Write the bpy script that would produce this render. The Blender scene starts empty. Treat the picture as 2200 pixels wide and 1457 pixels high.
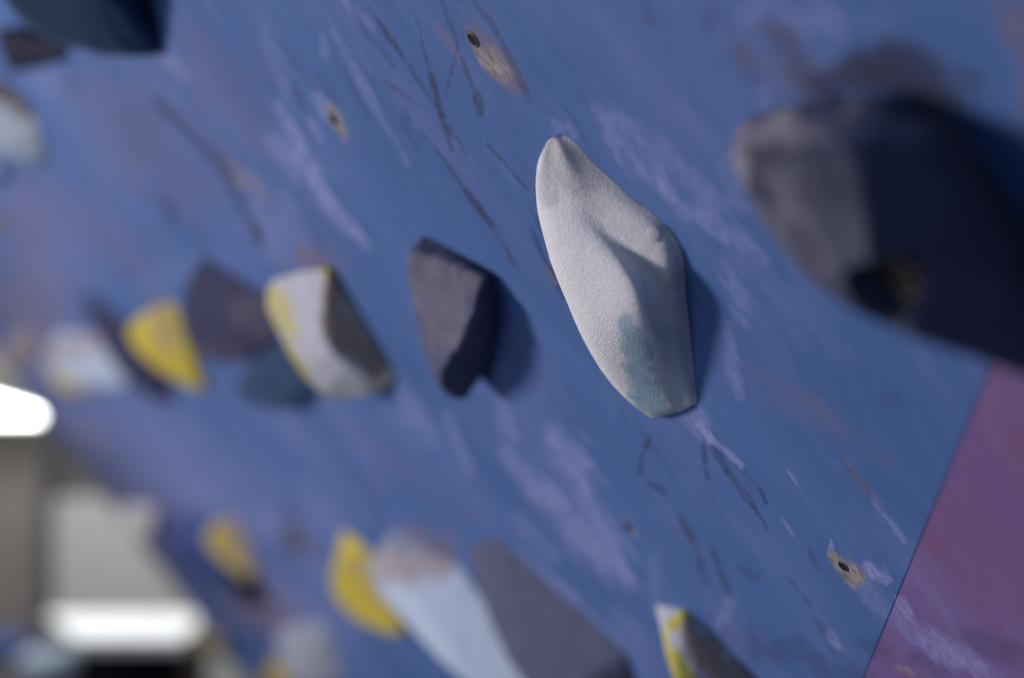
import bpy, bmesh, math, random
import numpy as np
from mathutils import Vector, Matrix
from mathutils.bvhtree import BVHTree

C = bpy.context.scene.collection
sc = bpy.context.scene
random.seed(4)

# ------------------------------------------------------------------ camera
FPX, CX, CY, HY = 3600.0, 1100.0, 728.5, 814.0
TH = math.atan((HY - CY) / FPX)
CAM = np.array([0, 0, 1.55])
RT = np.array([1.0, 0, 0]); FW = np.array([0, math.cos(TH), math.sin(TH)]); UPC = np.array([0, -math.sin(TH), math.cos(TH)])
cd = bpy.data.cameras.new('camera'); cam = bpy.data.objects.new('camera', cd); C.objects.link(cam)
cam.location = CAM; cam.rotation_euler = (math.pi / 2 + TH, 0, 0)
cd.sensor_width = 36.0; cd.lens = 36.0 * FPX / 2200.0
cd.clip_start = 0.02; cd.clip_end = 60
cd.dof.use_dof = True; cd.dof.focus_distance = 0.675; cd.dof.aperture_fstop = 3.3
sc.camera = cam

# ------------------------------------------------------------------ light
sc.view_settings.view_transform = 'Standard'
sc.view_settings.look = 'None'; sc.view_settings.gamma = 1.0; sc.view_settings.use_curve_mapping = False
sc.view_settings.exposure = 0.1
world = bpy.data.worlds.new('World'); sc.world = world; world.use_nodes = True
bg = world.node_tree.nodes['Background']
bg.inputs[0].default_value = (0.46, 0.62, 1.0, 1); bg.inputs[1].default_value = 0.34

def area(name, loc, target, size, power, col, sy=None):
    l = bpy.data.lights.new(name, 'AREA'); l.energy = power; l.color = col; l.size = size
    if sy: l.shape = 'RECTANGLE'; l.size_y = sy
    o = bpy.data.objects.new(name, l); C.objects.link(o); o.location = loc
    o.rotation_euler = (Vector(target) - Vector(loc)).to_track_quat('-Z', 'Y').to_euler()
    return o
area('hall_lamp_light', (-3.0, 1.2, 1.62), (0.1, 0.7, 1.55), 0.62, 73, (1.0, 0.91, 0.92))
area('low_cool_fill', (-2.1, 0.5, 0.45), (0.25, 0.8, 1.5), 1.2, 9, (0.62, 0.78, 1.0))  # added cool fill from below, no such source stands here
area('counter_lamp_light', (-1.6, 4.8, 2.9), (-1.3, 5.2, 0.8), 0.6, 37, (0.95, 0.98, 1.0))
area('back_hall_fill', (-0.9, 4.8, 3.3), (-1.8, 6.6, 1.0), 1.0, 68, (1.0, 0.98, 0.94))  # added to brighten the board and back wall, no fitting in view

# ------------------------------------------------------------------ the wall's own frame: a = along the wall (away), b = up the slope, n = out of the wall
def ray(x, y): return RT * (x - CX) / FPX - UPC * (y - CY) / FPX + FW
AL = math.radians(36.8)
HD = ray(-357, 814); HD /= np.linalg.norm(HD)
ZZ = np.array([0, 0, 1.0]); PP = np.cross(ZZ, HD); PP /= np.linalg.norm(PP)
UU = ZZ * math.cos(AL) + PP * math.sin(AL); NN = PP * math.cos(AL) - ZZ * math.sin(AL)
DW = float(np.dot(NN, ray(1020, 90) * 0.65))
OO = CAM + ray(1330, 600) * (DW / np.dot(NN, ray(1330, 600)))
BASIS = np.stack([HD, UU, NN])                       # rows
def wpt(a, b, n=0.0): return OO + HD * a + UU * b + NN * n
def W(x, y, h=0.0):
    r = ray(x, y); t = (np.dot(NN, OO - CAM) + h) / np.dot(NN, r); q = CAM + r * t - OO
    return np.array([q @ HD, q @ UU, h])
def WA(x, y, a):                                      # the point seen at x, y that lies at distance a along the wall
    r = ray(x, y); t = (a + np.dot(HD, OO - CAM)) / np.dot(HD, r); q = CAM + r * t - OO
    return np.array([a, q @ UU, q @ NN])
def pt(p):
    if p[0] == 'w': return np.array(p[1:], float)
    if len(p) == 4: return WA(p[0], p[1], p[3])
    return W(*p)
def proj(P):                                          # wall coordinates -> picture, used only to lay out marks
    q = OO + P @ BASIS - CAM; z = q @ FW
    return CX + FPX * (q @ RT) / z, CY - FPX * (q @ UPC) / z, z

# ------------------------------------------------------------------ noise
def vnoise(x, y, seed=0):
    xi = np.floor(x).astype(np.int64); yi = np.floor(y).astype(np.int64); fx = x - xi; fy = y - yi
    fx = fx * fx * (3 - 2 * fx); fy = fy * fy * (3 - 2 * fy)
    def h(i, j):
        n = (i * 374761393 + j * 668265263 + seed * 1442695041) & 0x7fffffff
        n = ((n ^ (n >> 13)) * 1274126177) & 0x7fffffff
        return ((n ^ (n >> 16)) & 0xffff) / 65535.0
    return (h(xi, yi) * (1 - fx) + h(xi + 1, yi) * fx) * (1 - fy) + (h(xi, yi + 1) * (1 - fx) + h(xi + 1, yi + 1) * fx) * fy
def fbm(x, y, seed=0, o=4):
    s = 0; t = 0; k = 1.0
    for i in range(o):
        s = s + k * vnoise(x * 2 ** i, y * 2 ** i, seed + i * 17); t += k; k *= 0.55
    return s / t

# ------------------------------------------------------------------ materials
def mat(name, col, rough=0.85, var=0.12, scale=60, bump=0.0, bscale=900, metal=0.0, emit=None, col2=None, col3=None, attr=False, stretch=None, spec=0.3, fine=0.0, sheen=0.0):
    m = bpy.data.materials.new(name); m.use_nodes = True; nt = m.node_tree; N = nt.nodes; L = nt.links
    b = N['Principled BSDF']; b.inputs['Roughness'].default_value = rough; b.inputs['Metallic'].default_value = metal
    b.inputs['Specular IOR Level'].default_value = spec
    tc = N.new('ShaderNodeTexCoord'); mp = N.new('ShaderNodeMapping'); L.new(tc.outputs['Object'], mp.inputs[0])
    if stretch: mp.inputs['Scale'].default_value = stretch
    nz = N.new('ShaderNodeTexNoise'); nz.inputs['Scale'].default_value = scale; nz.inputs['Detail'].default_value = 5
    L.new(mp.outputs[0], nz.inputs[0])
    src = None
    if attr:
        at = N.new('ShaderNodeAttribute'); at.attribute_name = 'wear_shade'
        mx = N.new('ShaderNodeMix'); mx.data_type = 'RGBA'
        mx.inputs[6].default_value = (*col, 1); mx.inputs[7].default_value = (*col2, 1)
        ad = N.new('ShaderNodeMath'); ad.operation = 'ADD'; ad.use_clamp = True
        sb = N.new('ShaderNodeMath'); sb.operation = 'MULTIPLY_ADD'; sb.inputs[1].default_value = 0.25; sb.inputs[2].default_value = -0.125
        L.new(nz.outputs[0], sb.inputs[0]); L.new(at.outputs['Fac'], ad.inputs[0]); L.new(sb.outputs[0], ad.inputs[1])
        L.new(ad.outputs[0], mx.inputs[0]); src = mx.outputs[2]
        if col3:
            a3 = N.new('ShaderNodeAttribute'); a3.attribute_name = 'stain_shade'; m3 = N.new('ShaderNodeMix'); m3.data_type = 'RGBA'
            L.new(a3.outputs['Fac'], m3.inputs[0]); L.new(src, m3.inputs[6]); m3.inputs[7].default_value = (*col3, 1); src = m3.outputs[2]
    hsv = N.new('ShaderNodeHueSaturation'); hsv.inputs['Color'].default_value = (*col, 1)
    if src: L.new(src, hsv.inputs['Color'])
    mr = N.new('ShaderNodeMapRange'); mr.inputs[1].default_value = 0.3; mr.inputs[2].default_value = 0.7
    mr.inputs[3].default_value = 1 - var; mr.inputs[4].default_value = 1 + var
    L.new(nz.outputs[0], mr.inputs[0]); L.new(mr.outputs[0], hsv.inputs['Value'])
    L.new(hsv.outputs[0], b.inputs['Base Color'])
    if bump:
        n2 = N.new('ShaderNodeTexNoise'); n2.inputs['Scale'].default_value = bscale; n2.inputs['Detail'].default_value = 3
        L.new(tc.outputs['Object'], n2.inputs[0])
        bp = N.new('ShaderNodeBump'); bp.inputs['Strength'].default_value = bump; bp.inputs['Distance'].default_value = 0.001
        L.new(n2.outputs[0], bp.inputs['Height']); L.new(bp.outputs[0], b.inputs['Normal'])
    if emit:
        b.inputs['Emission Color'].default_value = (*col, 1); b.inputs['Emission Strength'].default_value = emit
    return m

def wall_mat(name, c_lo, c_hi, c_clean):
    m = bpy.data.materials.new(name); m.use_nodes = True; nt = m.node_tree; N = nt.nodes; L = nt.links
    b = N['Principled BSDF']; b.inputs['Roughness'].default_value = 0.72; b.inputs['Specular IOR Level'].default_value = 0.25
    tc = N.new('ShaderNodeTexCoord')
    def noise(scale, st, det=6, rough=0.6, loc=(0, 0, 0)):
        mp = N.new('ShaderNodeMapping'); mp.inputs['Scale'].default_value = st; mp.inputs['Location'].default_value = loc
        L.new(tc.outputs['Object'], mp.inputs[0])
        n = N.new('ShaderNodeTexNoise'); n.inputs['Scale'].default_value = scale; n.inputs['Detail'].default_value = det; n.inputs['Roughness'].default_value = rough
        L.new(mp.outputs[0], n.inputs[0]); return n.outputs[0]
    def rng(s, a, c, lo=0.0, hi=1.0):
        r = N.new('ShaderNodeMapRange'); r.inputs[1].default_value = a; r.inputs[2].default_value = c; r.inputs[3].default_value = lo; r.inputs[4].default_value = hi
        L.new(s, r.inputs[0]); return r.outputs[0]
    def mth(op, x, y):
        n = N.new('ShaderNodeMath'); n.operation = op; n.use_clamp = True
        for i, v in enumerate((x, y)):
            if isinstance(v, float): n.inputs[i].default_value = v
            else: L.new(v, n.inputs[i])
        return n.outputs[0]
    def mix(f, x, y):
        n = N.new('ShaderNodeMix'); n.data_type = 'RGBA'; L.new(f, n.inputs[0])
        for i, v in ((6, x), (7, y)):
            if isinstance(v, tuple): n.inputs[i].default_value = (*v, 1)
            else: L.new(v, n.inputs[i])
        return n.outputs[2]
    at = N.new('ShaderNodeAttribute'); at.attribute_name = 'marks'
    sp = N.new('ShaderNodeSeparateColor'); L.new(at.outputs['Color'], sp.inputs[0])
    grain = noise(34, (1.0, 0.16, 1)); fine = noise(420, (1, 0.35, 1), 4, 0.7); big = noise(7, (1, 0.5, 1), 3)
    col = mix(rng(big, 0.38, 0.62), c_lo, c_hi)
    col = mix(rng(grain, 0.50, 0.75, 0, 0.45), col, c_clean)
    cloud = noise(16, (1, 0.45, 1), 6, 0.65, (7, 2, 0))
    col = mix(rng(cloud, 0.48, 0.72, 0, 0.34), col, (0.19, 0.20, 0.42))
    scr = noise(60, (1, 0.14, 1), 4, 0.6, (1, 5, 0))
    col = mix(rng(scr, 0.60, 0.74, 0, 0.45), col, (0.045, 0.05, 0.12))
    # chalk dust caught in the grain
    dust = mth('MULTIPLY', rng(noise(40, (1, 0.3, 1), 8, 0.75, (3, 1, 0)), 0.52, 0.80, 0, 0.40), rng(fine, 0.35, 0.65, 0.35, 1.0))
    ck = mth('MULTIPLY', sp.outputs[0], rng(fine, 0.36, 0.60, 0.42, 1.0))
    ck = mth('MAXIMUM', ck, dust)
    col = mix(ck, col, (0.29, 0.31, 0.56))
    col = mix(at.outputs['Alpha'], col, (0.17, 0.135, 0.20))
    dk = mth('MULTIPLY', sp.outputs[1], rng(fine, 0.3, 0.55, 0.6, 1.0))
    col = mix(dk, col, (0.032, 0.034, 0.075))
    wd = mix(rng(fine, 0.36, 0.60), (0.13, 0.11, 0.11), (0.34, 0.305, 0.30))
    col = mix(sp.outputs[2], col, wd)
    L.new(col, b.inputs['Base Color'])
    bp = N.new('ShaderNodeBump'); bp.inputs['Strength'].default_value = 0.35; bp.inputs['Distance'].default_value = 0.0006
    hh = mth('SUBTRACT', fine, sp.outputs[2]); L.new(hh, bp.inputs['Height']); L.new(bp.outputs[0], b.inputs['Normal'])
    return m

# ------------------------------------------------------------------ marks, lamp haze and some shade painted on the plywood: (x0,y0,x1,y1,width,strength)
CHALK_HAZE = [(480,1245,590,1325,34,.5),(1930,1290,1960,1320,14,.7),(1940,1330,2060,1420,34,.5),(2060,1400,2140,1457,30,.4),(1980,1360,2100,1440,26,.4),(600,215,650,330,20,.9),(590,300,640,380,28,.6),(640,330,700,430,24,.95),(690,420,790,530,16,.8),(680,205,705,250,14,.6),(660,250,690,300,7,.6),
 (500,360,560,420,24,.5),(560,430,640,520,46,.45),(540,480,600,560,36,.45),(714,71,878,355,9,.4),(740,0,800,60,12,.35),(690,80,700,130,10,.35),(560,60,620,200,22,.25),
 (100,180,250,420,90,.12),(350,100,500,300,60,.15),(0,640,120,760,50,.4),(20,450,150,600,90,.25),(80,560,150,690,28,.45),(300,620,420,560,30,.25),(60,130,110,200,30,.35),(350,120,400,160,14,.5),  # the stroke at the left edge belongs to the painted lamp haze
 (1290,240,1540,440,34,.45),(1310,290,1440,420,24,.6),(1400,360,1470,470,18,.5),(1480,440,1640,560,22,.45),(1560,560,1600,700,30,.45),(1560,700,1590,850,20,.45),(1190,260,1230,290,18,.4),
 (1600,560,1800,760,40,.22),(1640,30,1800,60,60,.4),(1640,180,1650,260,16,.5),(1740,40,1900,60,50,.25),(1510,310,1600,450,14,.25),
 (1080,870,1100,960,24,.55),(1090,970,1180,1080,28,.7),(1190,950,1260,1040,44,.85),(1180,1060,1330,1230,48,.8),(1300,1120,1350,1250,30,.6),(1110,1110,1190,1200,22,.4),(1230,1140,1370,1260,24,.4),
 (1500,910,1590,1000,9,1.),(1460,870,1510,930,34,.5),(1400,1200,1410,1300,18,.4),(1570,1290,1545,1345,14,.5),(1560,1340,1600,1400,18,.35),(1862,1212,1905,1250,13,1.),(1785,1160,1790,1188,6,1.),
 (1870,1060,1900,1110,9,.6),(1900,1110,1942,1165,8,.6),(1690,1010,1712,1042,4,.7),(1680,1112,1706,1152,4,.6),(1780,1360,1800,1390,9,.7),(1850,1250,1900,1320,20,.3),
 (700,860,800,1000,30,.25),(860,850,930,950,24,.45),(960,890,1010,1020,12,.6),(620,900,800,1120,30,.25),(110,870,200,950,40,.95),(0,760,60,830,50,.8),(60,780,120,840,40,.6),(200,900,420,1130,90,.5),(250,860,600,1130,80,.35),(400,1030,560,1150,26,.4),(660,1050,780,1230,36,.4),(560,1100,760,1290,26,.45),  # far-left strokes paint the lilac haze beside the strip lamp
 (480,1230,720,1340,60,.35),(300,1000,420,1080,22,.4),(560,860,640,950,26,.2),(600,1300,700,1457,70,.6),(1320,1320,1400,1457,26,.3),
 (1500,460,1560,520,14,.4),(820,880,900,960,18,.3),(1100,1180,1240,1290,14,.5),(1160,1230,1330,1380,10,.4)]
DARK = [(618,1150,642,1178,18,1.),(2080,1370,2200,1400,36,.35),(1960,1410,2040,1457,24,.4),(330,210,400,280,13,.75),(400,280,490,370,11,.7),(490,370,545,500,12,.6),(545,480,560,530,10,.8),(352,425,366,462,13,.8),(366,462,390,500,9,.4),
 (895,45,925,160,4,.6),(925,160,950,250,7,.85),(950,250,972,325,5,.7),(791,12,870,130,6,.7),(870,130,927,216,5,.5),(927,216,1000,330,5,.55),(937,321,1000,410,5,.6),(1000,410,1035,455,7,.8),(1030,450,1062,488,5,.7),
 (1048,309,1131,405,6,.6),(1017,0,1070,70,8,.6),(1070,70,1140,216,6,.55),(945,0,985,95,6,.55),(985,95,958,200,4,.5),(990,120,1022,210,4,.6),(1022,200,1032,245,8,.7),(806,85,850,150,5,.5),(865,230,880,260,7,.5),(900,280,960,350,5,.4),
 (1140,490,1170,560,6,.6),(1170,560,1210,640,8,.7),(1088,535,1104,572,6,.5),(1518,25,1522,65,11,.5),(1385,12,1402,50,10,.45),(760,20,800,90,7,.35),(600,90,680,200,8,.25),(820,170,900,230,5,.4),(860,255,900,320,6,.35),
 (1400,935,1380,975,4,.85),(1380,975,1375,1022,5,.8),(1393,1040,1432,1062,6,.65),(1510,950,1520,1030,7,.65),(1530,960,1560,1010,9,.6),(1560,1010,1620,1090,10,.65),(1620,1090,1652,1142,7,.5),(1462,1115,1500,1180,12,.6),(1500,1180,1516,1250,8,.45),
 (1530,1180,1575,1295,7,.55),(1634,1050,1646,1082,4,.8),(1590,1225,1630,1240,9,.4),(1740,1180,1760,1230,6,.35),(1690,1240,1740,1300,6,.4),(1750,1330,1790,1370,6,.4),(1905,858,1932,868,18,.35),(1520,1360,1640,1400,40,.3),(1680,1400,1860,1457,40,.35),(1850,1380,1900,1400,30,.4),
 (1660,70,1720,160,40,.5),(1580,110,1620,170,26,.35),(630,180,660,250,7,.5),(560,110,590,200,8,.25),(680,160,720,220,8,.3),(1330,880,1360,930,6,.35),(1600,1010,1640,1060,7,.3),(610,1080,640,1130,14,.3),
 (150,160,170,190,18,.4),(260,250,320,330,26,.2),(680,500,690,560,8,.35),(1370,905,1400,990,4,.2),(1130,430,1180,520,5,.4),(1830,1010,1900,1100,6,.35),(780,470,800,530,6,.3),(430,480,450,540,9,.25),(740,150,790,250,7,.25),
 (1840,130,2040,170,52,1.),(1850,160,2050,200,40,1.),(1760,180,1850,150,36,.9),(2030,190,2090,280,38,1.),(1900,120,2010,150,40,.9)]  # dark arc above the big hold: grime with its shadow painted in
WOOD = [(1030,105,1062,150,17,.9),(1050,130,1085,165,17,.7),(708,235,730,275,16,.8),(725,270,742,298,9,.5),(1338,1112,1364,1152,7,.9),(1792,1198,1815,1225,19,1.),(1812,1215,1842,1248,18,1.),(512,378,522,400,12,.5),(1166,565,1195,610,3,.5),(990,10,1000,60,3,.2),(1925,1432,1960,1446,10,.5)]
PINK = [(500,350,560,420,24,.5),(1010,70,1110,180,24,.75),(1600,110,1760,170,60,.45),(620,1140,660,1190,26,.9),(655,540,700,575,34,.9),(330,630,350,660,20,.7),(860,1150,960,1185,36,.95),(1818,990,1890,1090,5,.6),(1000,985,1046,1100,4,.5),(800,1020,815,1060,9,.6),
 (40,480,90,700,80,.45),(0,640,120,760,60,.5),(170,940,400,1200,50,.35),(420,1180,520,1280,50,.6),(480,1240,600,1330,50,.9),(430,1210,560,1350,30,.6),(720,890,980,1100,40,.18),(200,200,400,400,110,.35),(420,80,560,300,60,.25),(60,420,300,560,70,.3),(125,950,240,1065,15,1.),(240,1065,360,1230,15,1.),(360,1230,500,1430,15,1.),(2170,20,2290,330,46,.7),(1620,800,1760,900,30,.2),(1740,850,1900,1000,20,.25),(220,1130,300,1200,30,.5),(600,560,660,620,14,.3),(940,60,990,130,10,.4)]
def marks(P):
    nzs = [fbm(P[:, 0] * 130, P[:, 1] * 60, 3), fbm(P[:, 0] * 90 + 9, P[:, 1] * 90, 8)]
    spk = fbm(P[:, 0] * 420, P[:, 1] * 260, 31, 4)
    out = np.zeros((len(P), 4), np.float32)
    for ch, lst in ((0, CHALK_HAZE), (1, DARK), (2, WOOD), (3, PINK)):
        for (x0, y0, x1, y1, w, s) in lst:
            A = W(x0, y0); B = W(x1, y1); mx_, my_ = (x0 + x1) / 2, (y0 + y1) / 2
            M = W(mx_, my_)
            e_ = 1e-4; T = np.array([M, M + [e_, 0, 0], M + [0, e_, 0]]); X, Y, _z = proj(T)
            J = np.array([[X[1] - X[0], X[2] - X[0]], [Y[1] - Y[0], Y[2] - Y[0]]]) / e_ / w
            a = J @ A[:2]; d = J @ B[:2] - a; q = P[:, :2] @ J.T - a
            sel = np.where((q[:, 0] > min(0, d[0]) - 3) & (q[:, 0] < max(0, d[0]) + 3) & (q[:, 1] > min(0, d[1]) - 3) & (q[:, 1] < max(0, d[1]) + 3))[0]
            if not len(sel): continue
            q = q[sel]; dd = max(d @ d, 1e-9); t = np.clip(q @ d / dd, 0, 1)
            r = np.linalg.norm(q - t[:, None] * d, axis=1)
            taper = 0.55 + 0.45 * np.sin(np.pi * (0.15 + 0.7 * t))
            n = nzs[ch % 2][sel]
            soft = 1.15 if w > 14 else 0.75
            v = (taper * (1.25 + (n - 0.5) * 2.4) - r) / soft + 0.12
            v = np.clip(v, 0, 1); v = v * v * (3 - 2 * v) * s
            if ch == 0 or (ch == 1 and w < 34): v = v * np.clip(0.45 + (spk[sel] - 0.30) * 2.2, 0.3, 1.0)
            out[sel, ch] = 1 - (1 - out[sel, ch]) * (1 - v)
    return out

# ------------------------------------------------------------------ object helpers
WM = Matrix([[HD[i], UU[i], NN[i], OO[i]] for i in range(3)] + [[0, 0, 0, 1]])
def tag(o, label=None, cat=None, group=None, kind=None):
    for k, v in (('label', label), ('category', cat), ('group', group), ('kind', kind)):
        if v: o[k] = v
    return o
def link_mesh(name, verts, faces, m, parent=None, smooth=True):
    me = bpy.data.meshes.new(name); me.from_pydata([tuple(v) for v in verts], [], faces)
    bm = bmesh.new(); bm.from_mesh(me); bmesh.ops.recalc_face_normals(bm, faces=bm.faces); bm.to_mesh(me); bm.free()
    me.materials.append(m)
    if smooth: me.polygons.foreach_set('use_smooth', [True] * len(me.polygons))
    o = bpy.data.objects.new(name, me); C.objects.link(o)
    if parent: o.parent = parent
    return o
def grid_slab(name, A2, B2, m, thick=0.018):
    """dense plywood face over 2-D arrays of a and b, with its cut edges and back"""
    nr, nc = A2.shape; P = np.stack([A2.ravel(), B2.ravel(), np.zeros(nr * nc)], 1)
    idx = np.arange(nr * nc).reshape(nr, nc)
    q = np.stack([idx[:-1, :-1], idx[:-1, 1:], idx[1:, 1:], idx[1:, :-1]], -1).reshape(-1, 4)
    loop = np.concatenate([idx[0, :], idx[1:, -1], idx[-1, -2::-1], idx[-2:0:-1, 0]])
    n0 = len(P); Pb = P[loop].copy(); Pb[:, 2] = -thick; k = len(loop); r = np.arange(k)
    sq = np.stack([loop, n0 + r, n0 + (r + 1) % k, np.roll(loop, -1)], -1)
    V = np.concatenate([P, Pb]); F = np.concatenate([q, sq])
    a, b_, c = V[q[0, 0]], V[q[0, 1]], V[q[0, 3]]
    if np.cross(b_ - a, c - a)[2] < 0: F = F[:, ::-1]
    me = bpy.data.meshes.new(name); me.vertices.add(len(V)); me.vertices.foreach_set('co', V.ravel())
    me.loops.add(F.size); me.loops.foreach_set('vertex_index', F.ravel().astype(np.int32))
    me.polygons.add(len(F)); me.polygons.foreach_set('loop_start', np.arange(0, F.size, 4, dtype=np.int32))
    me.update(calc_edges=True)
    at = me.attributes.new('marks', 'FLOAT_COLOR', 'POINT'); at.data.foreach_set('color', marks(V).ravel())
    me.materials.append(m)
    o = bpy.data.objects.new(name, me); C.objects.link(o); o.matrix_world = WM
    return o

# ------------------------------------------------------------------ the room
M_grey = mat('painted_grey', (0.17, 0.155, 0.145), var=0.05, scale=3)
M_back = mat('back_wall_paint', (0.23, 0.22, 0.21), var=0.05, scale=2)
M_floor = mat('crash_mat_grey', (0.05, 0.055, 0.075), var=0.1, scale=8)
M_ceil = mat('ceiling_paint', (0.16, 0.16, 0.18), var=0.04, scale=2)
def box(name, lo, hi, m, parent=None, bev=0.0):
    bm = bmesh.new(); bmesh.ops.create_cube(bm, size=1)
    lo = Vector(lo); hi = Vector(hi)
    for v in bm.verts: v.co = Vector([(lo[i] + hi[i]) / 2 + v.co[i] * (hi[i] - lo[i]) for i in range(3)])
    if bev: bmesh.ops.bevel(bm, geom=bm.edges[:], offset=bev, segments=2, affect='EDGES')
    me = bpy.data.meshes.new(name); bm.to_mesh(me); bm.free(); me.materials.append(m)
    o = bpy.data.objects.new(name, me); C.objects.link(o)
    if parent: o.parent = parent
    return o
tag(box('floor', (-5, -2.5, -0.1), (3.2, 7.1, 0), M_floor), kind='structure')
tag(box('ceiling', (-5, -2.5, 3.5), (3.2, 7.1, 3.6), M_ceil), kind='structure')
tag(box('wall_back', (-5, 7.0, 0), (3.2, 7.1, 3.5), M_back), kind='structure')
tag(box('wall_left', (-5.1, -2.5, 0), (-5, 7.1, 3.5), M_back), kind='structure')

# climbing wall
M_blue = wall_mat('blue_painted_plywood', (0.054, 0.120, 0.300), (0.070, 0.142, 0.345), (0.044, 0.148, 0.330))
M_purple = wall_mat('purple_painted_plywood', (0.185, 0.090, 0.200), (0.160, 0.110, 0.330), (0.200, 0.075, 0.130))
def a_seam(b): return np.maximum(-0.203 + (-0.045 - b) * 1.2965, -0.75)
A_END = 2.8
rows = np.concatenate([np.linspace(-1.98, -0.78, 40)[:-1], np.linspace(-0.78, -0.42, 130)[:-1], np.linspace(-0.42, 0.32, 780), np.linspace(0.32, 2.3, 60)[1:]])
s = (np.exp(np.linspace(0, 1, 900) * math.log(9.0)) - 1) / 8.0
Bm, Sm = np.meshgrid(rows, s, indexing='ij'); As = a_seam(Bm)
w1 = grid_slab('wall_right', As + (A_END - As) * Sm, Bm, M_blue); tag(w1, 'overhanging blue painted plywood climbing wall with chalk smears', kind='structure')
rows = np.concatenate([np.linspace(-1.98, -0.5, 30)[:-1], np.linspace(-0.5, 0.1, 420), np.linspace(0.1, 0.36, 30)[1:]])
s = np.linspace(0, 1, 260) ** 1.6
Bm, Sm = np.meshgrid(rows, s, indexing='ij'); As = -0.203 + (-0.045 - Bm) * 1.2965 - 0.0004
w2 = grid_slab('wall_front', As + (-0.75 - As) * Sm, Bm, M_purple); tag(w2, 'purple painted plywood panel beyond the diagonal seam', kind='structure')

# ------------------------------------------------------------------ holds
def finish(o, mask, cell, attr='wear_shade'):
    """paint wear patches on the hold's own surface"""
    me = o.data; n = len(me.vertices); V = np.empty(n * 3); me.vertices.foreach_get('co', V); V = V.reshape(-1, 3)
    at = me.attributes.new(attr, 'FLOAT', 'POINT')
    val = np.zeros(n, np.float32)
    if mask:
        X, Y, z = proj(V)
        nz = fbm(V[:, 0] * 150 + V[:, 2] * 170, V[:, 1] * 150 + V[:, 2] * 90, 5)
        for (x0, y0, x1, y1, w, s) in mask:
            a = np.array([x0, y0], float); d = np.array([x1 - x0, y1 - y0], float); q = np.stack([X, Y], 1) - a
            t = np.clip(q @ d / max(d @ d, 1e-6), 0, 1); r = np.linalg.norm(q - t[:, None] * d, axis=1) / w
            v = np.clip((1.0 + (nz - 0.5) * 1.3 - r) / 0.5 + 0.5, 0, 1) * s
            val = np.maximum(val, v) if s > 0 else np.clip(val + v, 0, 1)
    at.data.foreach_set('value', val.astype(np.float32))
def hull_mesh(pts, cell, smooth_it, disp=0.0006, seed=1, cut=None):
    bm = bmesh.new()
    for p in pts:
        q = pt(p); bm.verts.new(tuple(q))
        if q[2] < 0.0015: bm.verts.new((q[0], q[1], -0.004))         # the foot is let into the plywood so the outline stays clean
    r = bmesh.ops.convex_hull(bm, input=bm.verts[:])
    bmesh.ops.delete(bm, geom=[g for g in set(r['geom_interior']) | set(r['geom_unused']) if isinstance(g, bmesh.types.BMVert)], context='VERTS')
    me = bpy.data.meshes.new('tmp'); bm.to_mesh(me); bm.free()
    o = bpy.data.objects.new('tmp', me); C.objects.link(o)
    md = o.modifiers.new('r', 'REMESH'); md.mode = 'VOXEL'; md.voxel_size = cell
    sm = o.modifiers.new('s', 'SMOOTH'); sm.iterations = smooth_it; sm.factor = 0.5
    if cut:
        cu = bpy.data.objects.new('cut', cut); C.objects.link(cu)
        bo = o.modifiers.new('b', 'BOOLEAN'); bo.object = cu; bo.operation = 'DIFFERENCE'; bo.solver = 'EXACT'
    dg = bpy.context.evaluated_depsgraph_get(); dg.update()
    m2 = bpy.data.meshes.new_from_object(o.evaluated_get(dg)); bpy.data.objects.remove(o)
    if cut: bpy.data.objects.remove(cu)
    bm = bmesh.new(); bm.from_mesh(m2)                      # trim flush with the plywood
    bmesh.ops.bisect_plane(bm, geom=bm.verts[:] + bm.edges[:] + bm.faces[:], plane_co=(0, 0, 0.0001), plane_no=(0, 0, 1), clear_inner=True, dist=1e-6)
    bmesh.ops.holes_fill(bm, edges=[e for e in bm.edges if e.is_boundary], sides=0)
    bm.to_mesh(m2); bm.free()
    n = len(m2.vertices); V = np.empty(n * 3); m2.vertices.foreach_get('co', V); V = V.reshape(-1, 3)
    # slight unevenness of cast resin; the back stays flat on the wall
    k = np.clip(V[:, 2] / 0.004, 0, 1)
    V[:, 0] += k * disp * (fbm(V[:, 1] * 120 + 5, V[:, 2] * 120, seed) - 0.5) * 4
    V[:, 1] += k * disp * (fbm(V[:, 0] * 120, V[:, 2] * 120 + 7, seed + 4) - 0.5) * 4
    m2.vertices.foreach_set('co', V.ravel()); m2.polygons.foreach_set('use_smooth', [True] * len(m2.polygons))
    m2.update()
    return m2
def hold(name, label, pts, m, cell=0.0016, sm=6, mask=None, group=None, disp=0.0006, cut=None, cat='climbing hold', seed=1, stain_shade=None):
    me = hull_mesh(pts, cell, sm, disp, seed, cut); me.name = name; me.materials.clear(); me.materials.append(m)
    o = bpy.data.objects.new(name, me); C.objects.link(o); o.matrix_world = WM
    finish(o, mask, cell)
    if stain_shade: finish(o, stain_shade, cell, 'stain_shade')
    # put the origin at the hold's foot on the wall
    n = len(me.vertices); V = np.empty(n * 3); me.vertices.foreach_get('co', V); V = V.reshape(-1, 3)
    c = V.mean(0); c[2] = 0; V -= c; me.vertices.foreach_set('co', V.ravel()); me.update()
    o.matrix_world = WM @ Matrix.Translation(Vector(c)); o['_c'] = 0; del o['_c']
    tag(o, label, cat, group)
    return o

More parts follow.
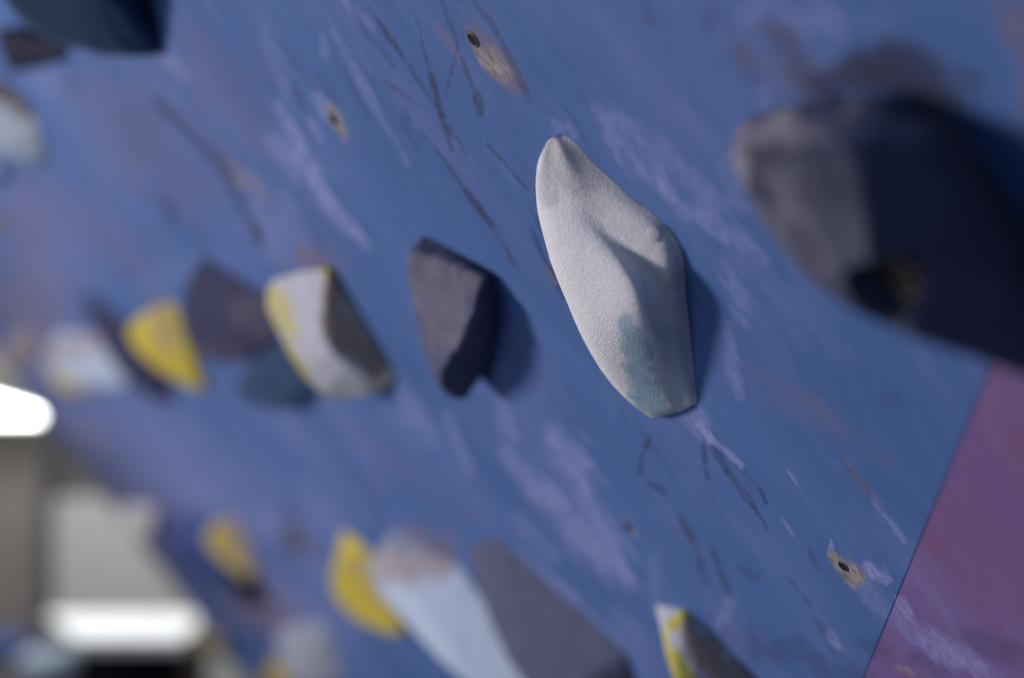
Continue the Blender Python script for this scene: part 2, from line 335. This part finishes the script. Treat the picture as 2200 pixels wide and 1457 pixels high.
M_white = mat('white_sandy_resin', (0.84, 0.82, 0.83), col2=(0.36, 0.53, 0.63), col3=(0.50, 0.475, 0.475), attr=True, var=0.09, scale=900, bump=1.0, bscale=1500, rough=0.95)
M_dark = mat('dark_grey_resin', (0.092, 0.098, 0.170), col2=(0.22, 0.19, 0.22), attr=True, var=0.15, scale=90, bump=0.6, bscale=900, rough=0.9)
M_black = mat('charcoal_resin', (0.050, 0.056, 0.095), col2=(0.24, 0.225, 0.27), col3=(0.02, 0.02, 0.05), attr=True, var=0.15, scale=60, bump=0.4, rough=0.8)
M_navy = mat('navy_resin', (0.022, 0.055, 0.125), col2=(0.08, 0.12, 0.25), attr=True, var=0.12, scale=60, bump=0.4, rough=0.85)
M_yel = mat('yellow_and_chalk_resin', (0.50, 0.51, 0.56), col2=(0.52, 0.45, 0.09), col3=(0.36, 0.285, 0.23), attr=True, var=0.1, scale=70, bump=0.5, rough=0.85)  # third colour: shade painted on the near faces
M_yel2 = mat('yellow_resin', (0.54, 0.43, 0.05), col2=(0.34, 0.27, 0.20), attr=True, var=0.1, scale=70, bump=0.5, rough=0.85)  # second colour also serves as painted shade on near sides
M_pale = mat('pale_blue_white_resin', (0.42, 0.50, 0.62), col2=(0.33, 0.30, 0.32), attr=True, var=0.06, scale=70, bump=0.5, rough=0.9)
M_bluev = mat('blue_resin', (0.045, 0.072, 0.22), col2=(0.02, 0.035, 0.12), attr=True, var=0.1, scale=60, bump=0.3, rough=0.8)
M_slate = mat('slate_blue_resin', (0.034, 0.036, 0.085), col2=(0.11, 0.10, 0.135), attr=True, var=0.12, scale=60, bump=0.4, rough=0.9)
M_ink = mat('ink_blue_resin', (0.012, 0.014, 0.040), col2=(0.05, 0.05, 0.08), attr=True, var=0.1, scale=60, rough=0.85)
M_bone = mat('pale_and_dirty_resin', (0.40, 0.47, 0.55), col2=(0.10, 0.085, 0.09), attr=True, var=0.08, scale=60, bump=0.4, rough=0.9)
M_metal = mat('dull_steel', (0.10, 0.09, 0.085), metal=0.3, rough=0.5, var=0.2, scale=400)
M_washer = mat('brownish_washer', (0.13, 0.10, 0.09), rough=0.6, var=0.1)
M_hole = mat('hole_black', (0.006, 0.006, 0.007), rough=0.9, var=0.1)
M_plug = mat('pale_filler', (0.62, 0.59, 0.58), rough=0.9, var=0.03)

# --- the long white hold in focus: lofted rows of points (contact edge, side, hollow, ridge, crest) and a hidden foot behind
SEC = [
 [(1200,289,0),(1197,290,.001),(1193,292,.002),(1188,295,.003),(1176,303,.004)],
 [(1230,302,0),(1216,314,.0030),(1202,325,.0060),(1184,340,.0072),(1160,352,.0105)],
 [(1290,362,0),(1266,380,.0042),(1238,401,.0092),(1205,415,.0125),(1166,440,.0165)],
 [(1356,422,0),(1328,440,.005),(1286,471,.0100),(1248,482,.0155),(1183,500,.021)],
 [(1420,474,0),(1388,490,.0055),(1338,530,.0110),(1300,538,.0175),(1208,575,.025)],
 [(1464,536,0),(1432,552,.0060),(1384,592,.0108),(1350,592,.0195),(1240,650,.027)],
 [(1476,640,0),(1445,650,.0075),(1408,668,.0140),(1374,660,.0220),(1272,725,.0275)],
 [(1487,740,0),(1460,748,.006),(1430,752,.0115),(1390,745,.0190),(1308,796,.0240)],
 [(1494,812,0),(1472,822,.0045),(1445,828,.0080),(1410,825,.0140),(1345,848,.0175)],
 [(1498,862,0),(1486,866,.0025),(1462,872,.0045),(1436,876,.0085),(1384,885,.0105)],
 [(1492,868,0),(1480,876,.001),(1462,884,.0025),(1440,891,.0040),(1405,898,.0055)]]
ctrl = []
for i, srow in enumerate(SEC):
    r = [pt(p) for p in srow]; cst = r[-1]; k = cst[2]
    r.append(np.array([cst[0] + k * 0.9, cst[1] - 0.001, k * 0.8])); r.append(np.array([cst[0] + k * 1.7, cst[1] - 0.002, k * 0.3])); r.append(np.array([cst[0] + k * 1.9 + .001, cst[1] - 0.002, 0.0]))
    ctrl.append(r)
ctrl = np.array(ctrl)
def catmull(Pc, k):
    n = len(Pc); out = []
    for i in range(n - 1):
        p0 = Pc[max(i - 1, 0)]; p1 = Pc[i]; p2 = Pc[i + 1]; p3 = Pc[min(i + 2, n - 1)]
        for j in range(k):
            t = j / k
            out.append(0.5 * (2 * p1 + (p2 - p0) * t + (2 * p0 - 5 * p1 + 4 * p2 - p3) * t * t + (3 * p1 - p0 - 3 * p2 + p3) * t ** 3))
    out.append(Pc[-1]); return np.array(out)
G = catmull(ctrl, 14)                                     # along the hold
G = np.transpose(np.array([catmull(g, 12) * 0.5 + np.stack([np.interp(np.linspace(0, len(g) - 1, (len(g) - 1) * 12 + 1), np.arange(len(g)), g[:, c]) for c in range(3)], 1) * 0.5 for g in G]), (0, 1, 2))
for it in range(56):                                      # round the creases a little
    Gi = G.copy()
    Gi[1:-1, 1:-1] = 0.5 * G[1:-1, 1:-1] + 0.125 * (G[:-2, 1:-1] + G[2:, 1:-1] + G[1:-1, :-2] + G[1:-1, 2:])
    G = Gi
nr, nc = G.shape[:2]
V = G.reshape(-1, 3)
V[:, 2] = np.maximum(V[:, 2], 0)
g1 = fbm(V[:, 0] * 900, V[:, 1] * 900 + V[:, 2] * 700, 21, 3) - 0.5; g2 = fbm(V[:, 0] * 110 + 3, V[:, 1] * 110, 22, 3) - 0.5
V[:, 2] += np.clip(V[:, 2] / 0.004, 0, 1) * (g1 * 0.00022 + g2 * 0.0004)
idx = np.arange(nr * nc).reshape(nr, nc)
F = [tuple(q) for q in np.stack([idx[:-1, :-1], idx[:-1, 1:], idx[1:, 1:], idx[1:, :-1]], -1).reshape(-1, 4)]
F += [tuple(idx[0, :]), tuple(idx[-1, :])]
for i in range(nr - 1): F.append((int(idx[i, 0]), int(idx[i + 1, 0]), int(idx[i + 1, -1]), int(idx[i, -1])))
F = [tuple(int(v) for v in f) for f in F]
hero = link_mesh('climbing_hold', V, F, M_white); hero.matrix_world = WM
finish(hero, [(1362,730,1392,860,30,.95),(1392,850,1425,890,24,.9),(1345,692,1362,780,18,.8),(1440,720,1470,840,24,.35)], 0)
finish(hero, [(1190,310,1260,380,50,.7),(1260,380,1430,510,50,.4),(1430,520,1440,600,30,.4),(1180,330,1180,420,24,.5)], 0, 'stain_shade')  # greys the upper face: dirt, with its shade painted in
tag(hero, 'long white sandy climbing hold in sharp focus, pale blue lower end', 'climbing hold')
# round filled screw recess on its upper side
bvh = BVHTree.FromPolygons([tuple(v) for v in V], F)
def hit(bvh_, x, y):
    o_ = np.array([(CAM - OO) @ HD, (CAM - OO) @ UU, (CAM - OO) @ NN]); r = ray(x, y); d = np.array([r @ HD, r @ UU, r @ NN])
    return bvh_.ray_cast(Vector(o_), Vector(d))
loc, nor, _, _ = hit(bvh, 1405, 503)
if loc:
    bm = bmesh.new(); bmesh.ops.create_uvsphere(bm, u_segments=24, v_segments=12, radius=1)
    for v in bm.verts: v.co = Vector((v.co.x * 0.0030, v.co.y * 0.0030, v.co.z * 0.0006))
    me = bpy.data.meshes.new('screw_plug'); bm.to_mesh(me); bm.free(); me.materials.append(M_plug)
    me.polygons.foreach_set('use_smooth', [True] * len(me.polygons))
    o = bpy.data.objects.new('screw_plug', me); C.objects.link(o); o.parent = hero
    o.matrix_local = Matrix.Translation(loc - nor * 0.0002) @ nor.to_track_quat('Z', 'Y').to_matrix().to_4x4(); o['label'] = 'smooth round filler plug'

# --- dark grey wedge left of it
hold('climbing_hold', 'dark grey wedge hold with flat light upper face, left of the white one',
     [(905,510,.001),(880,535,.012),(876,590,.020),(888,660,.026),(905,735,.030),(925,800,.032),(945,838,.030),(968,858,.022),(1000,858,.014),(1030,815,.007),(1052,770,.0),(1062,735,.0),(1060,660,0),
      (1045,590,.0),(1040,594,.006),(1018,670,.018),(985,745,.0275),(950,800,.033),(960,545,.004),
      ('w',.215,.03,0),('w',.235,-.045,0),('w',.25,-.02,0)], M_dark, 0.0014, 5, mask=[(930,590,970,700,60,.5),(1000,600,1040,600,15,.5)])
# --- yellow and chalk-white half moon
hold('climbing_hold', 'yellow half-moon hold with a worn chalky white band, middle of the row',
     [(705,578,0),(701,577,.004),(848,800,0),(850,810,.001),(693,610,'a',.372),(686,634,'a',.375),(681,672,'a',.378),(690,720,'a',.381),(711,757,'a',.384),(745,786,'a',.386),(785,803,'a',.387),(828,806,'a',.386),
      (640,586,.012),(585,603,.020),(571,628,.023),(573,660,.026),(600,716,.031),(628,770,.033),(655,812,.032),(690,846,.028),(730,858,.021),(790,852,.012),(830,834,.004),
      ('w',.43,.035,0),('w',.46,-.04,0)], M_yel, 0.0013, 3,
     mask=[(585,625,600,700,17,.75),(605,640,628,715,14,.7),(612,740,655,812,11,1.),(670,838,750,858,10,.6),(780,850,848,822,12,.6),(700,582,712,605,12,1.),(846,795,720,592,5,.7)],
     stain_shade=[(715,640,740,740,27,1.),(735,700,805,785,30,1.),(708,615,716,650,16,1.),(700,680,712,720,15,1.)])  # near face coloured brown-grey to paint its shade
hold('climbing_hold', 'dark blue rounded hold half hidden behind the yellow half-moon',
     [(600,735,0),(560,755,.008),(515,800,.012),(500,835,.016),(530,868,.020),(590,884,.016),(650,876,.006),(690,850,.0),(690,780,0),('w',.62,-.02,0),('w',.62,-.06,0)], M_navy, 0.0013, 6)
hold('climbing_hold', 'dark purple-grey half-moon hold between the two yellow ones',
     [(435,553,0),(430,558,.004),(400,610,.012),(388,650,.018),(386,700,.024),(402,745,.027),(435,775,.027),(480,788,.022),(530,778,.014),(575,750,.006),(610,700,0),(590,640,0),
      ('w',.65,.045,0),('w',.63,-.020,0)], M_slate, 0.0013, 5, mask=[(530,670,575,700,38,.45),(430,755,520,770,16,.35)])
hold('climbing_hold', 'small yellow triangular hold left of the dark purple-grey half-moon',
     [(378,652,0),(345,655,.006),(285,690,.016),(270,712,.020),(285,745,.023),(330,790,.022),(400,832,.014),(440,842,.006),(452,832,0),(420,770,0),('w',1.0,.03,0),('w',1.02,-.05,0)], M_yel2, 0.0025, 4, mask=[(345,680,360,730,28,.6)])
hold('climbing_hold', 'slim dark purple hold reaching down left of the small yellow triangle',
     [(190,625,0),(178,645,.010),(215,740,.022),(260,805,.026),(325,862,.016),(382,866,0),(365,800,0),(290,700,0),('w',1.32,.05,0),('w',1.28,-.07,0)], M_slate, 0.003, 3)
hold('climbing_hold', 'pale blue and white blurred hold with a yellow spot, next to the slim dark one',
     [(205,715,0),(150,728,.010),(98,755,.022),(92,790,.024),(130,815,.026),(200,835,.02),(270,838,.006),(280,810,0),(250,760,0),('w',1.7,.03,0),('w',1.7,-.04,0)], M_pale, 0.003, 4, mask=[(110,760,200,730,22,.8)])
hold('climbing_hold', 'small blurred olive yellow hold under the pale blue and white one',
     [(100,795,.01),(95,812,.014),(130,838,.014),(180,848,.006),(188,838,0),(150,812,0),('w',1.95,-.06,0)], M_yel2, 0.003, 3)
hold('climbing_hold', 'beige grey blurred hold at the far left end of the row',
     [(75,700,0),(30,710,.012),(0,740,.02),(-10,790,.02),(50,800,.01),(88,775,0),('w',2.4,.02,0),('w',2.4,-.02,0)], M_pale, 0.004, 4, mask=[(0,700,90,790,90,1.)])

# --- upper left
hold('climbing_hold', 'large navy rounded hold cut by the top left corner',
     [(302,0,0),(346,112,0),(340,118,.004),(270,119,.018),(200,112,.030),(120,94,.042),(55,60,.052),(15,10,.060),(-20,-60,.065),(200,-190,0),(100,-200,.05),('w',.52,.22,0),('w',.52,.32,0)], M_navy, 0.0022, 4, mask=[(0,20,100,92,10,.9),(100,92,200,110,8,.5)])
hold('climbing_hold', 'dark navy knob behind the large hold in the top left corner',
     [(148,100,0),(142,124,.004),(100,132,.012),(55,128,.018),(10,112,.024),(-20,60,.024),(60,60,0),('w',.85,.27,0)], M_ink, 0.003, 4)
hold('climbing_hold', 'pale blue-white hold with a dark brown top at the left edge',
     [(0,165,0),(60,215,0),(85,260,0),(106,338,0),(90,346,.006),(40,346,.018),(0,330,.028),(-60,280,.036),(-80,200,.03),('w',1.02,.25,0),('w',1.02,.20,0)], M_bone, 0.003, 4, mask=[(-20,175,70,225,34,.95)])
hold('climbing_hold', 'tiny pale lilac hold at the left edge below the pale blue-white one',
     [(0,345,0),(22,385,0),(10,398,.01),(-20,385,.02),(-30,350,.01)], M_pale, 0.003, 3)
hold('climbing_hold', 'tiny yellow hold peeking in at the left edge',
     [(-20,455,0.01),(6,458,0),(8,480,0),(-10,495,.01),(-40,480,.02)], M_yel2, 0.003, 3)

# --- near right: the big dark hold, with its bolt hole
big = hold('climbing_hold', 'big charcoal hold close to the camera with chalked top edge and bolt hole',
     [(1570,325,.036),(1580,292,.031),(1610,262,.026),(1695,230,'a',-.222),(1790,203,'a',-.226),(1855,202,'a',-.232),(1925,232,'a',-.240),(1990,256,.002),(2050,264,0),(2130,395,0),(2205,520,0),(2300,660,0),(2380,840,0),
      (1575,355,.038),(1600,415,.041),(1650,500,.045),(1735,598,.048),(1830,664,.051),(1960,722,'a',-.262),(2130,782,'a',-.270),(2260,830,'a',-.276),
      (1622,350,'a',-.222),(1710,335,'a',-.238),(1825,322,'a',-.253),(1850,450,'a',-.256),(1868,560,'a',-.258),(1880,650,'a',-.258),(1900,318,'a',-.256),(1990,335,'a',-.258),(2050,560,'a',-.266),
      ('w',-.15,.05,0),('w',-.15,-.02,0)], M_black, 0.0013, 5, disp=.0005,
     mask=[(1590,300,1700,262,38,.85),(1700,262,1850,250,50,.85),(1860,255,1960,285,26,.4),(1585,330,1600,390,18,.9),(1690,400,1760,560,30,.25),(1660,380,1700,480,26,.3),(1620,440,1700,570,16,.3),(1850,330,1850,520,12,.25),(1840,500,1870,620,7,.3)],
     stain_shade=[(1620,385,1650,430,20,.8),(1720,400,1740,440,18,.5),(1700,480,1760,560,9,.8),(1760,370,1790,420,14,.4)])
# the bolt hole is drilled square into the wall through the hold's surface
Vb = [v.co.copy() for v in big.data.vertices]; bigc = WM.inverted() @ big.matrix_world
bvb = BVHTree.FromPolygons([tuple(bigc @ v) for v in Vb], [tuple(p.vertices) for p in big.data.polygons])
bl, bn, _, _ = hit(bvb, 1880, 628); bc = tuple(bl)
def cone_mesh(r1, r2, d, off):
    bm = bmesh.new(); bmesh.ops.create_cone(bm, cap_ends=True, segments=40, radius1=r1, radius2=r2, depth=d)
    for v in bm.verts: v.co += Vector(off)
    m_ = bpy.data.meshes.new('cut'); bm.to_mesh(m_); bm.free(); return m_
cu = bpy.data.objects.new('cut', cone_mesh(.0095, .0120, .036, (0, 0, 0.0))); C.objects.link(cu)
cu.matrix_world = WM @ Matrix.Translation(Vector((bc[0] + .004, bc[1] - .003, bc[2] + .004))); bpy.context.view_layer.update()
M_black2 = M_black
md = big.modifiers.new('b', 'BOOLEAN'); md.object = cu; md.solver = 'EXACT'
dg = bpy.context.evaluated_depsgraph_get(); dg.update(); nm = bpy.data.meshes.new_from_object(big.evaluated_get(dg))
big.modifiers.clear(); big.data = nm; bpy.data.objects.remove(cu)
bpy.context.view_layer.update()
def local(o, P): return o.matrix_world.inverted() @ (WM @ Vector(P))
def ring(name, R_, r_, P, m, parent, seg=36):
    bm = bmesh.new(); vs = []
    for i in range(seg):
        t = 2 * math.pi * i / seg
        vs.append([bm.verts.new(((R_ + r_ * math.cos(q)) * math.cos(t), (R_ + r_ * math.cos(q)) * math.sin(t), r_ * math.sin(q))) for q in [2 * math.pi * j / 10 for j in range(10)]])
    for i in range(seg):
        for j in range(10): bm.faces.new((vs[i][j], vs[(i + 1) % seg][j], vs[(i + 1) % seg][(j + 1) % 10], vs[i][(j + 1) % 10]))
    me = bpy.data.meshes.new(name); bm.to_mesh(me); bm.free(); me.materials.append(m); me.polygons.foreach_set('use_smooth', [True] * len(me.polygons))
    o = bpy.data.objects.new(name, me); C.objects.link(o)
    if parent: o.parent = parent; o.matrix_local = Matrix.Translation(P)
    return o
def disc(name, R_, d, P, m, parent):
    bm = bmesh.new(); bmesh.ops.create_cone(bm, cap_ends=True, segments=32, radius1=R_, radius2=R_ * 0.97, depth=d)
    me = bpy.data.meshes.new(name); bm.to_mesh(me); bm.free(); me.materials.append(m)
    o = bpy.data.objects.new(name, me); C.objects.link(o); o.parent = parent; o.matrix_local = Matrix.Translation(P); return o
ring('washer', .0058, .0009, local(big, (bc[0] + .004, bc[1] - .003, bc[2] - .011)), M_washer, big)
disc('bolt', .0045, .006, local(big, (bc[0] + .004, bc[1] - .003, bc[2] - .012)), M_hole, big)

# --- lower row
hold('climbing_hold', 'big dark grey half-moon hold at the bottom centre, smooth shaded face',
     [(1060,1156,0),(1045,1165,.004),(1036,1200,.010),(1040,1270,.018),(1058,1350,.028),(1090,1420,.036),(1130,1475,.040),(1200,1500,.034),(1290,1480,.016),(1340,1440,.004),(1345,1402,0),(1370,1470,0),
      (1075,1158,0),('w',.50,-.20,0),('w',.47,-.29,0),('w',.35,-.30,0)], M_dark, 0.0018, 4)
hold('climbing_hold', 'large pale blue-white hold with beige top, left of the big dark grey one',
     [(978,1208,0),(950,1200,.003),(870,1186,.014),(825,1172,.020),(805,1190,.026),(792,1225,.032),(815,1275,.038),(870,1340,.046),(930,1405,.052),(1000,1465,.056),(1110,1540,.05),(1180,1500,.03),(1150,1420,.01),(1040,1290,0),
      (880,1275,.034),('w',.66,-.20,0),('w',.66,-.28,0),('w',.5,-.34,0)], M_pale, 0.0022, 4, mask=[(830,1200,950,1215,30,1.),(830,1230,880,1235,22,1.)])  # beige top carries painted shade besides its own tint
hold('climbing_hold', 'bright yellow curved hold tucked behind the large pale blue-white one',
     [(800,1188,0),(770,1188,.006),(728,1202,.016),(708,1245,.024),(715,1285,.028),(755,1330,.028),(820,1362,.022),(870,1366,.014),(890,1340,0),(850,1270,0),('w',.85,-.22,0),('w',.86,-.29,0)], M_yel2, 0.0022, 5, mask=[(750,1205,775,1225,18,.45),(798,1195,805,1260,12,1.),(805,1260,885,1345,12,1.)])  # brown strokes paint the shade along the inner near edge
hold('climbing_hold', 'yellow hold with near side painted in grey-brown shade, cut by the bottom edge',
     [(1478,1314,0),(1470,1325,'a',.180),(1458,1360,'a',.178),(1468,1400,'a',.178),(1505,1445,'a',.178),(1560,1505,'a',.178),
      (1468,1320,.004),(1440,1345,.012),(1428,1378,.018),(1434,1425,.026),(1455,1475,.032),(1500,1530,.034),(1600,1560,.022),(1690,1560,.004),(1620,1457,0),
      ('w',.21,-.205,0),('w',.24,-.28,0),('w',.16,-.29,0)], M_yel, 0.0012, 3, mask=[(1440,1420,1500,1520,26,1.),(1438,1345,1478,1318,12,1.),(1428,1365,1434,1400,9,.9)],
     stain_shade=[(1480,1345,1500,1400,17,1.),(1510,1400,1560,1450,30,1.),(1560,1450,1620,1500,40,1.)])  # shade of the near side painted as grey-brown patches
hold('climbing_hold', 'blurred yellow hold with side painted in brown shade above the blue block',
     [(495,1108,0),(470,1112,.008),(442,1145,.016),(440,1175,.018),(480,1215,.018),(535,1252,.010),(560,1225,0),(530,1150,0),('w',1.70,-.33,0),('w',1.68,-.38,0)], M_yel2, 0.003, 4, mask=[(500,1120,555,1215,36,1.)])  # brown patch paints the shaded near side
hold('climbing_hold', 'large dark blue block hold near the lower far edge of the wall',
     [(405,1100,0),(362,1130,.008),(352,1158,.022),(380,1215,.05),(450,1262,.05),(530,1295,.03),(565,1300,0),(440,1120,0),('w',2.0,-.32,0),('w',2.0,-.42,0)], M_bluev, 0.004, 4, mask=[(390,1205,545,1285,34,1.),(380,1185,386,1195,16,1.)])  # darker navy band along the bottom facet
hold('climbing_hold', 'small white blurred hold on the far edge of the wall',
     [(342,1088,.003),(300,1084,.016),(264,1100,.026),(272,1146,.03),(312,1166,.024),(334,1150,.010),('w',2.62,-.35,0),('w',2.60,-.37,0)], M_white, 0.004, 4)
hold('climbing_hold', 'pale grey-green blurred hold at the bottom edge left of the pale one',
     [(700,1340,0),(640,1345,.012),(600,1385,.022),(600,1440,.03),(650,1490,.03),(740,1470,0),('w',1.75,-.5,0)], M_pale, 0.003, 4, mask=[(600,1350,700,1450,90,.5)])
hold('climbing_hold', 'small blurred yellow hold on the bottom edge beside the pale grey-green one',
     [(600,1415,0),(570,1425,.012),(558,1460,.02),(590,1500,.02),(640,1490,0),(630,1440,0)], M_yel2, 0.003, 4)
hold('climbing_hold', 'round beige blurred hold on the wall edge above the bottom',
     [(470,1345,'a',2.74),(448,1355,'a',2.70),(440,1385,'a',2.70),(465,1412,'a',2.72),(490,1400,.004),(486,1365,.004),('w',2.72,-.75,0),('w',2.74,-.72,0)], M_yel2, 0.004, 5, mask=[(440,1340,490,1410,60,.8)])

# --- empty bolt holes with their threaded inserts
def tnut(x, y, R_, label):
    e = bpy.data.objects.new('threaded_insert', None); C.objects.link(e); c = W(x, y)
    e.matrix_world = WM @ Matrix.Translation(Vector((c[0], c[1], 0))); e.empty_display_size = .01
    ring('rim', R_, R_ * .22, (0, 0, 0.0), M_metal, e, 28); disc('bolt_hole', R_ * .9, .0008, (0, 0, 0.0002), M_hole, e)  # flat black disc paints the dark inside the hole
    tag(e, label, 'bolt hole', 'empty bolt holes in the blue plywood')
tnut(1017, 84, .0030, 'empty bolt hole with chipped paint near the top centre of the wall')
tnut(716, 255, .0030, 'empty bolt hole with tan chipped rim, level with the top of the white hold')
tnut(1812, 1216, .0024, 'empty bolt hole in bare chipped wood beside the purple panel')
tnut(1350, 1130, .0026, 'empty bolt hole below the tip of the white hold')

# ------------------------------------------------------------------ far background across the hall
def at(x, y, d):                                           # point seen at x, y at distance d in front of the camera
    return CAM + ray(x, y) * d
def prism(name, top, drop, m, parent=None):
    """solid with the given top outline (world points) reaching down by drop"""
    n = len(top); V = [tuple(p) for p in top] + [(p[0], p[1], p[2] - drop) for p in top]
    F = [tuple(range(n)), tuple(range(2 * n - 1, n - 1, -1))] + [(i, (i + 1) % n, n + (i + 1) % n, n + i) for i in range(n)]
    return link_mesh(name, V, F, m, parent, smooth=False)
M_lamp = mat('lamp_diffuser', (1.0, 1.0, 0.93), emit=16, var=0)
M_body = mat('lamp_housing', (0.5, 0.5, 0.5), var=0.02)
M_top = mat('white_laminate', (0.80, 0.82, 0.83), rough=0.5, var=0.02)
M_blackc = mat('black_cloth', (0.008, 0.008, 0.011), rough=1.0, var=0.05)
M_panel = mat('pale_grey_board', (0.42, 0.41, 0.385), var=0.03)
M_brown = mat('brown_wood', (0.07, 0.045, 0.04), var=0.1)
M_dkgrey = mat('dark_grey_metal', (0.045, 0.045, 0.046), var=0.05)
M_olive = mat('olive_yellow_foam', (0.22, 0.20, 0.05), var=0.05)
M_bag = mat('blue_fabric', (0.035, 0.055, 0.17), var=0.1)
M_bottle = mat('pale_blue_plastic', (0.26, 0.31, 0.38), var=0.1)
# lamp on the far side of the hall
D = 6.0
def wallpoly(name, pix, d, th, m, parent=None):
    n = len(pix); f = [at(x, y, d) for x, y in pix]
    V = [tuple(p) for p in f] + [(p[0], p[1] + th, p[2]) for p in f]
    F = [tuple(range(n)), tuple(range(2 * n - 1, n - 1, -1))] + [(i, (i + 1) % n, n + (i + 1) % n, n + i) for i in range(n)]
    return link_mesh(name, V, F, m, parent, smooth=False)
e = bpy.data.objects.new('strip_lamp', None); C.objects.link(e); e.location = tuple(at(-40, 890, D)); bpy.context.view_layer.update()
lo_ = wallpoly('diffuser', [(-220, 822), (-60, 850), (72, 890), (76, 897), (-220, 900)], D, 0.05, M_lamp)
ho_ = wallpoly('housing', [(-225, 812), (-60, 842), (78, 884), (82, 904), (-225, 906)], D + 0.05, 0.08, M_body)
for o in (lo_, ho_): o.parent = e; o.matrix_parent_inverse = e.matrix_world.inverted()
tag(e, 'glowing white strip lamp across the hall at the left edge', 'lamp')
p = at(0, 1, 5.6)
def yb(name, x0, x1, y0, y1, d, th, m, parent=None):
    a_ = at(x0, y1, d); b_ = at(x1, y0, d)
    return box(name, (a_[0], d, a_[2]), (b_[0], d + th, b_[2]), m, parent, 0.004)
pil = box('pillar', (at(-260, 0, 6.2)[0], 6.2, 0), (at(96, 0, 6.2)[0], 6.5, 3.5), M_grey); tag(pil, 'grey pillar behind the strip lamp at the left edge', 'pillar')
tr = box('metal_post', (at(98, 0, 6.1)[0], 6.1, 0), (at(114, 0, 6.1)[0], 6.16, 3.5), M_dkgrey); tag(tr, 'thin dark upright post between grey pillar and pale board', 'post')
pb = box('partition_board', (at(118, 0, 5.9)[0], 5.9, 0.0), (at(900, 0, 5.9)[0], 5.95, at(0, 1072, 5.9)[2]), M_panel); tag(pb, 'pale grey partition board standing behind the white counter', 'partition')
# counter
zt = 0.82
def onz(x, y, z):
    r = ray(x, y); t = (z - CAM[2]) / r[2]; return CAM + r * t
top = [onz(100, 1318, zt), onz(430, 1318, zt), onz(408, 1372, zt), onz(160, 1372, zt)]
e = bpy.data.objects.new('counter', None); C.objects.link(e); cxy = sum(top) / 4; e.location = (cxy[0], cxy[1], 0); bpy.context.view_layer.update()
t_ = prism('countertop', top, 0.03, M_top)
ins = [q * 0.94 + cxy * 0.06 for q in top]; ins = [np.array([q[0], q[1], zt - 0.0305]) for q in ins]
b_ = prism('cabinet', ins, zt - 0.0305, M_blackc)
for o in (t_, b_): o.parent = e; o.matrix_parent_inverse = e.matrix_world.inverted()
b_['label'] = 'black front below the white top'
tag(e, 'white-topped counter with a black front across the hall', 'counter')
q = onz(432, 1380, 0.82)
po = box('wooden_post', (at(400, 0, 4.5)[0], 4.5, 0), (at(440, 0, 4.5)[0], 4.56, at(0, 1392, 4.5)[2]), M_brown); tag(po, 'dark brown post right of the white counter', 'post')
fo = box('foam_pad', (at(392, 0, 4.45)[0], 4.5, at(0, 1392, 4.5)[2] + 0.0005), (at(424, 0, 4.45)[0], 4.56, at(0, 1360, 4.5)[2]), M_olive, bev=0.005); tag(fo, 'olive yellow foam pad on top of the brown post', 'pad')
# things on the mat at lower left
def blob(name, x0, x1, y0, y1, d, m, label, cat):
    a_ = at(x0, y1, d); b_ = at(x1, y0, d); w = (b_[0] - a_[0]) / 2; hgt = (b_[2] - a_[2]) / 2
    bm = bmesh.new(); bmesh.ops.create_cube(bm, size=2)
    bmesh.ops.subdivide_edges(bm, edges=bm.edges[:], cuts=5, use_grid_fill=True)
    for v in bm.verts:
        n_ = v.co.normalized(); f = 0.55; v.co = v.co * (1 - f) + n_ * f * 1.15
        v.co = Vector((v.co.x * w, v.co.y * 0.12, v.co.z * hgt * (1 + 0.08 * math.sin(v.co.x * 5))))
    me = bpy.data.meshes.new(name); bm.to_mesh(me); bm.free(); me.materials.append(m); me.polygons.foreach_set('use_smooth', [True] * len(me.polygons))
    o = bpy.data.objects.new(name, me); C.objects.link(o); o.location = ((a_[0] + b_[0]) / 2, d + .15, (a_[2] + b_[2]) / 2); tag(o, label, cat); return o
blob('duffel_bag', -90, 28, 1378, 1432, 5.2, M_bag, 'dark blue bag at the lower left corner', 'bag')
blob('storage_box', 20, 118, 1415, 1500, 4.2, M_bottle, 'pale blue-grey box in the bottom left corner', 'box')

for o in [o for o in C.objects if o.name.startswith('climbing_hold')]:
    b_ = (WM.inverted() @ o.matrix_world.translation)[1] if o is not hero else 0.0
    o['group'] = 'climbing holds along the middle row' if -0.12 < b_ < 0.13 else ('climbing holds along the lower row' if b_ < 0 else 'climbing holds above the middle row')
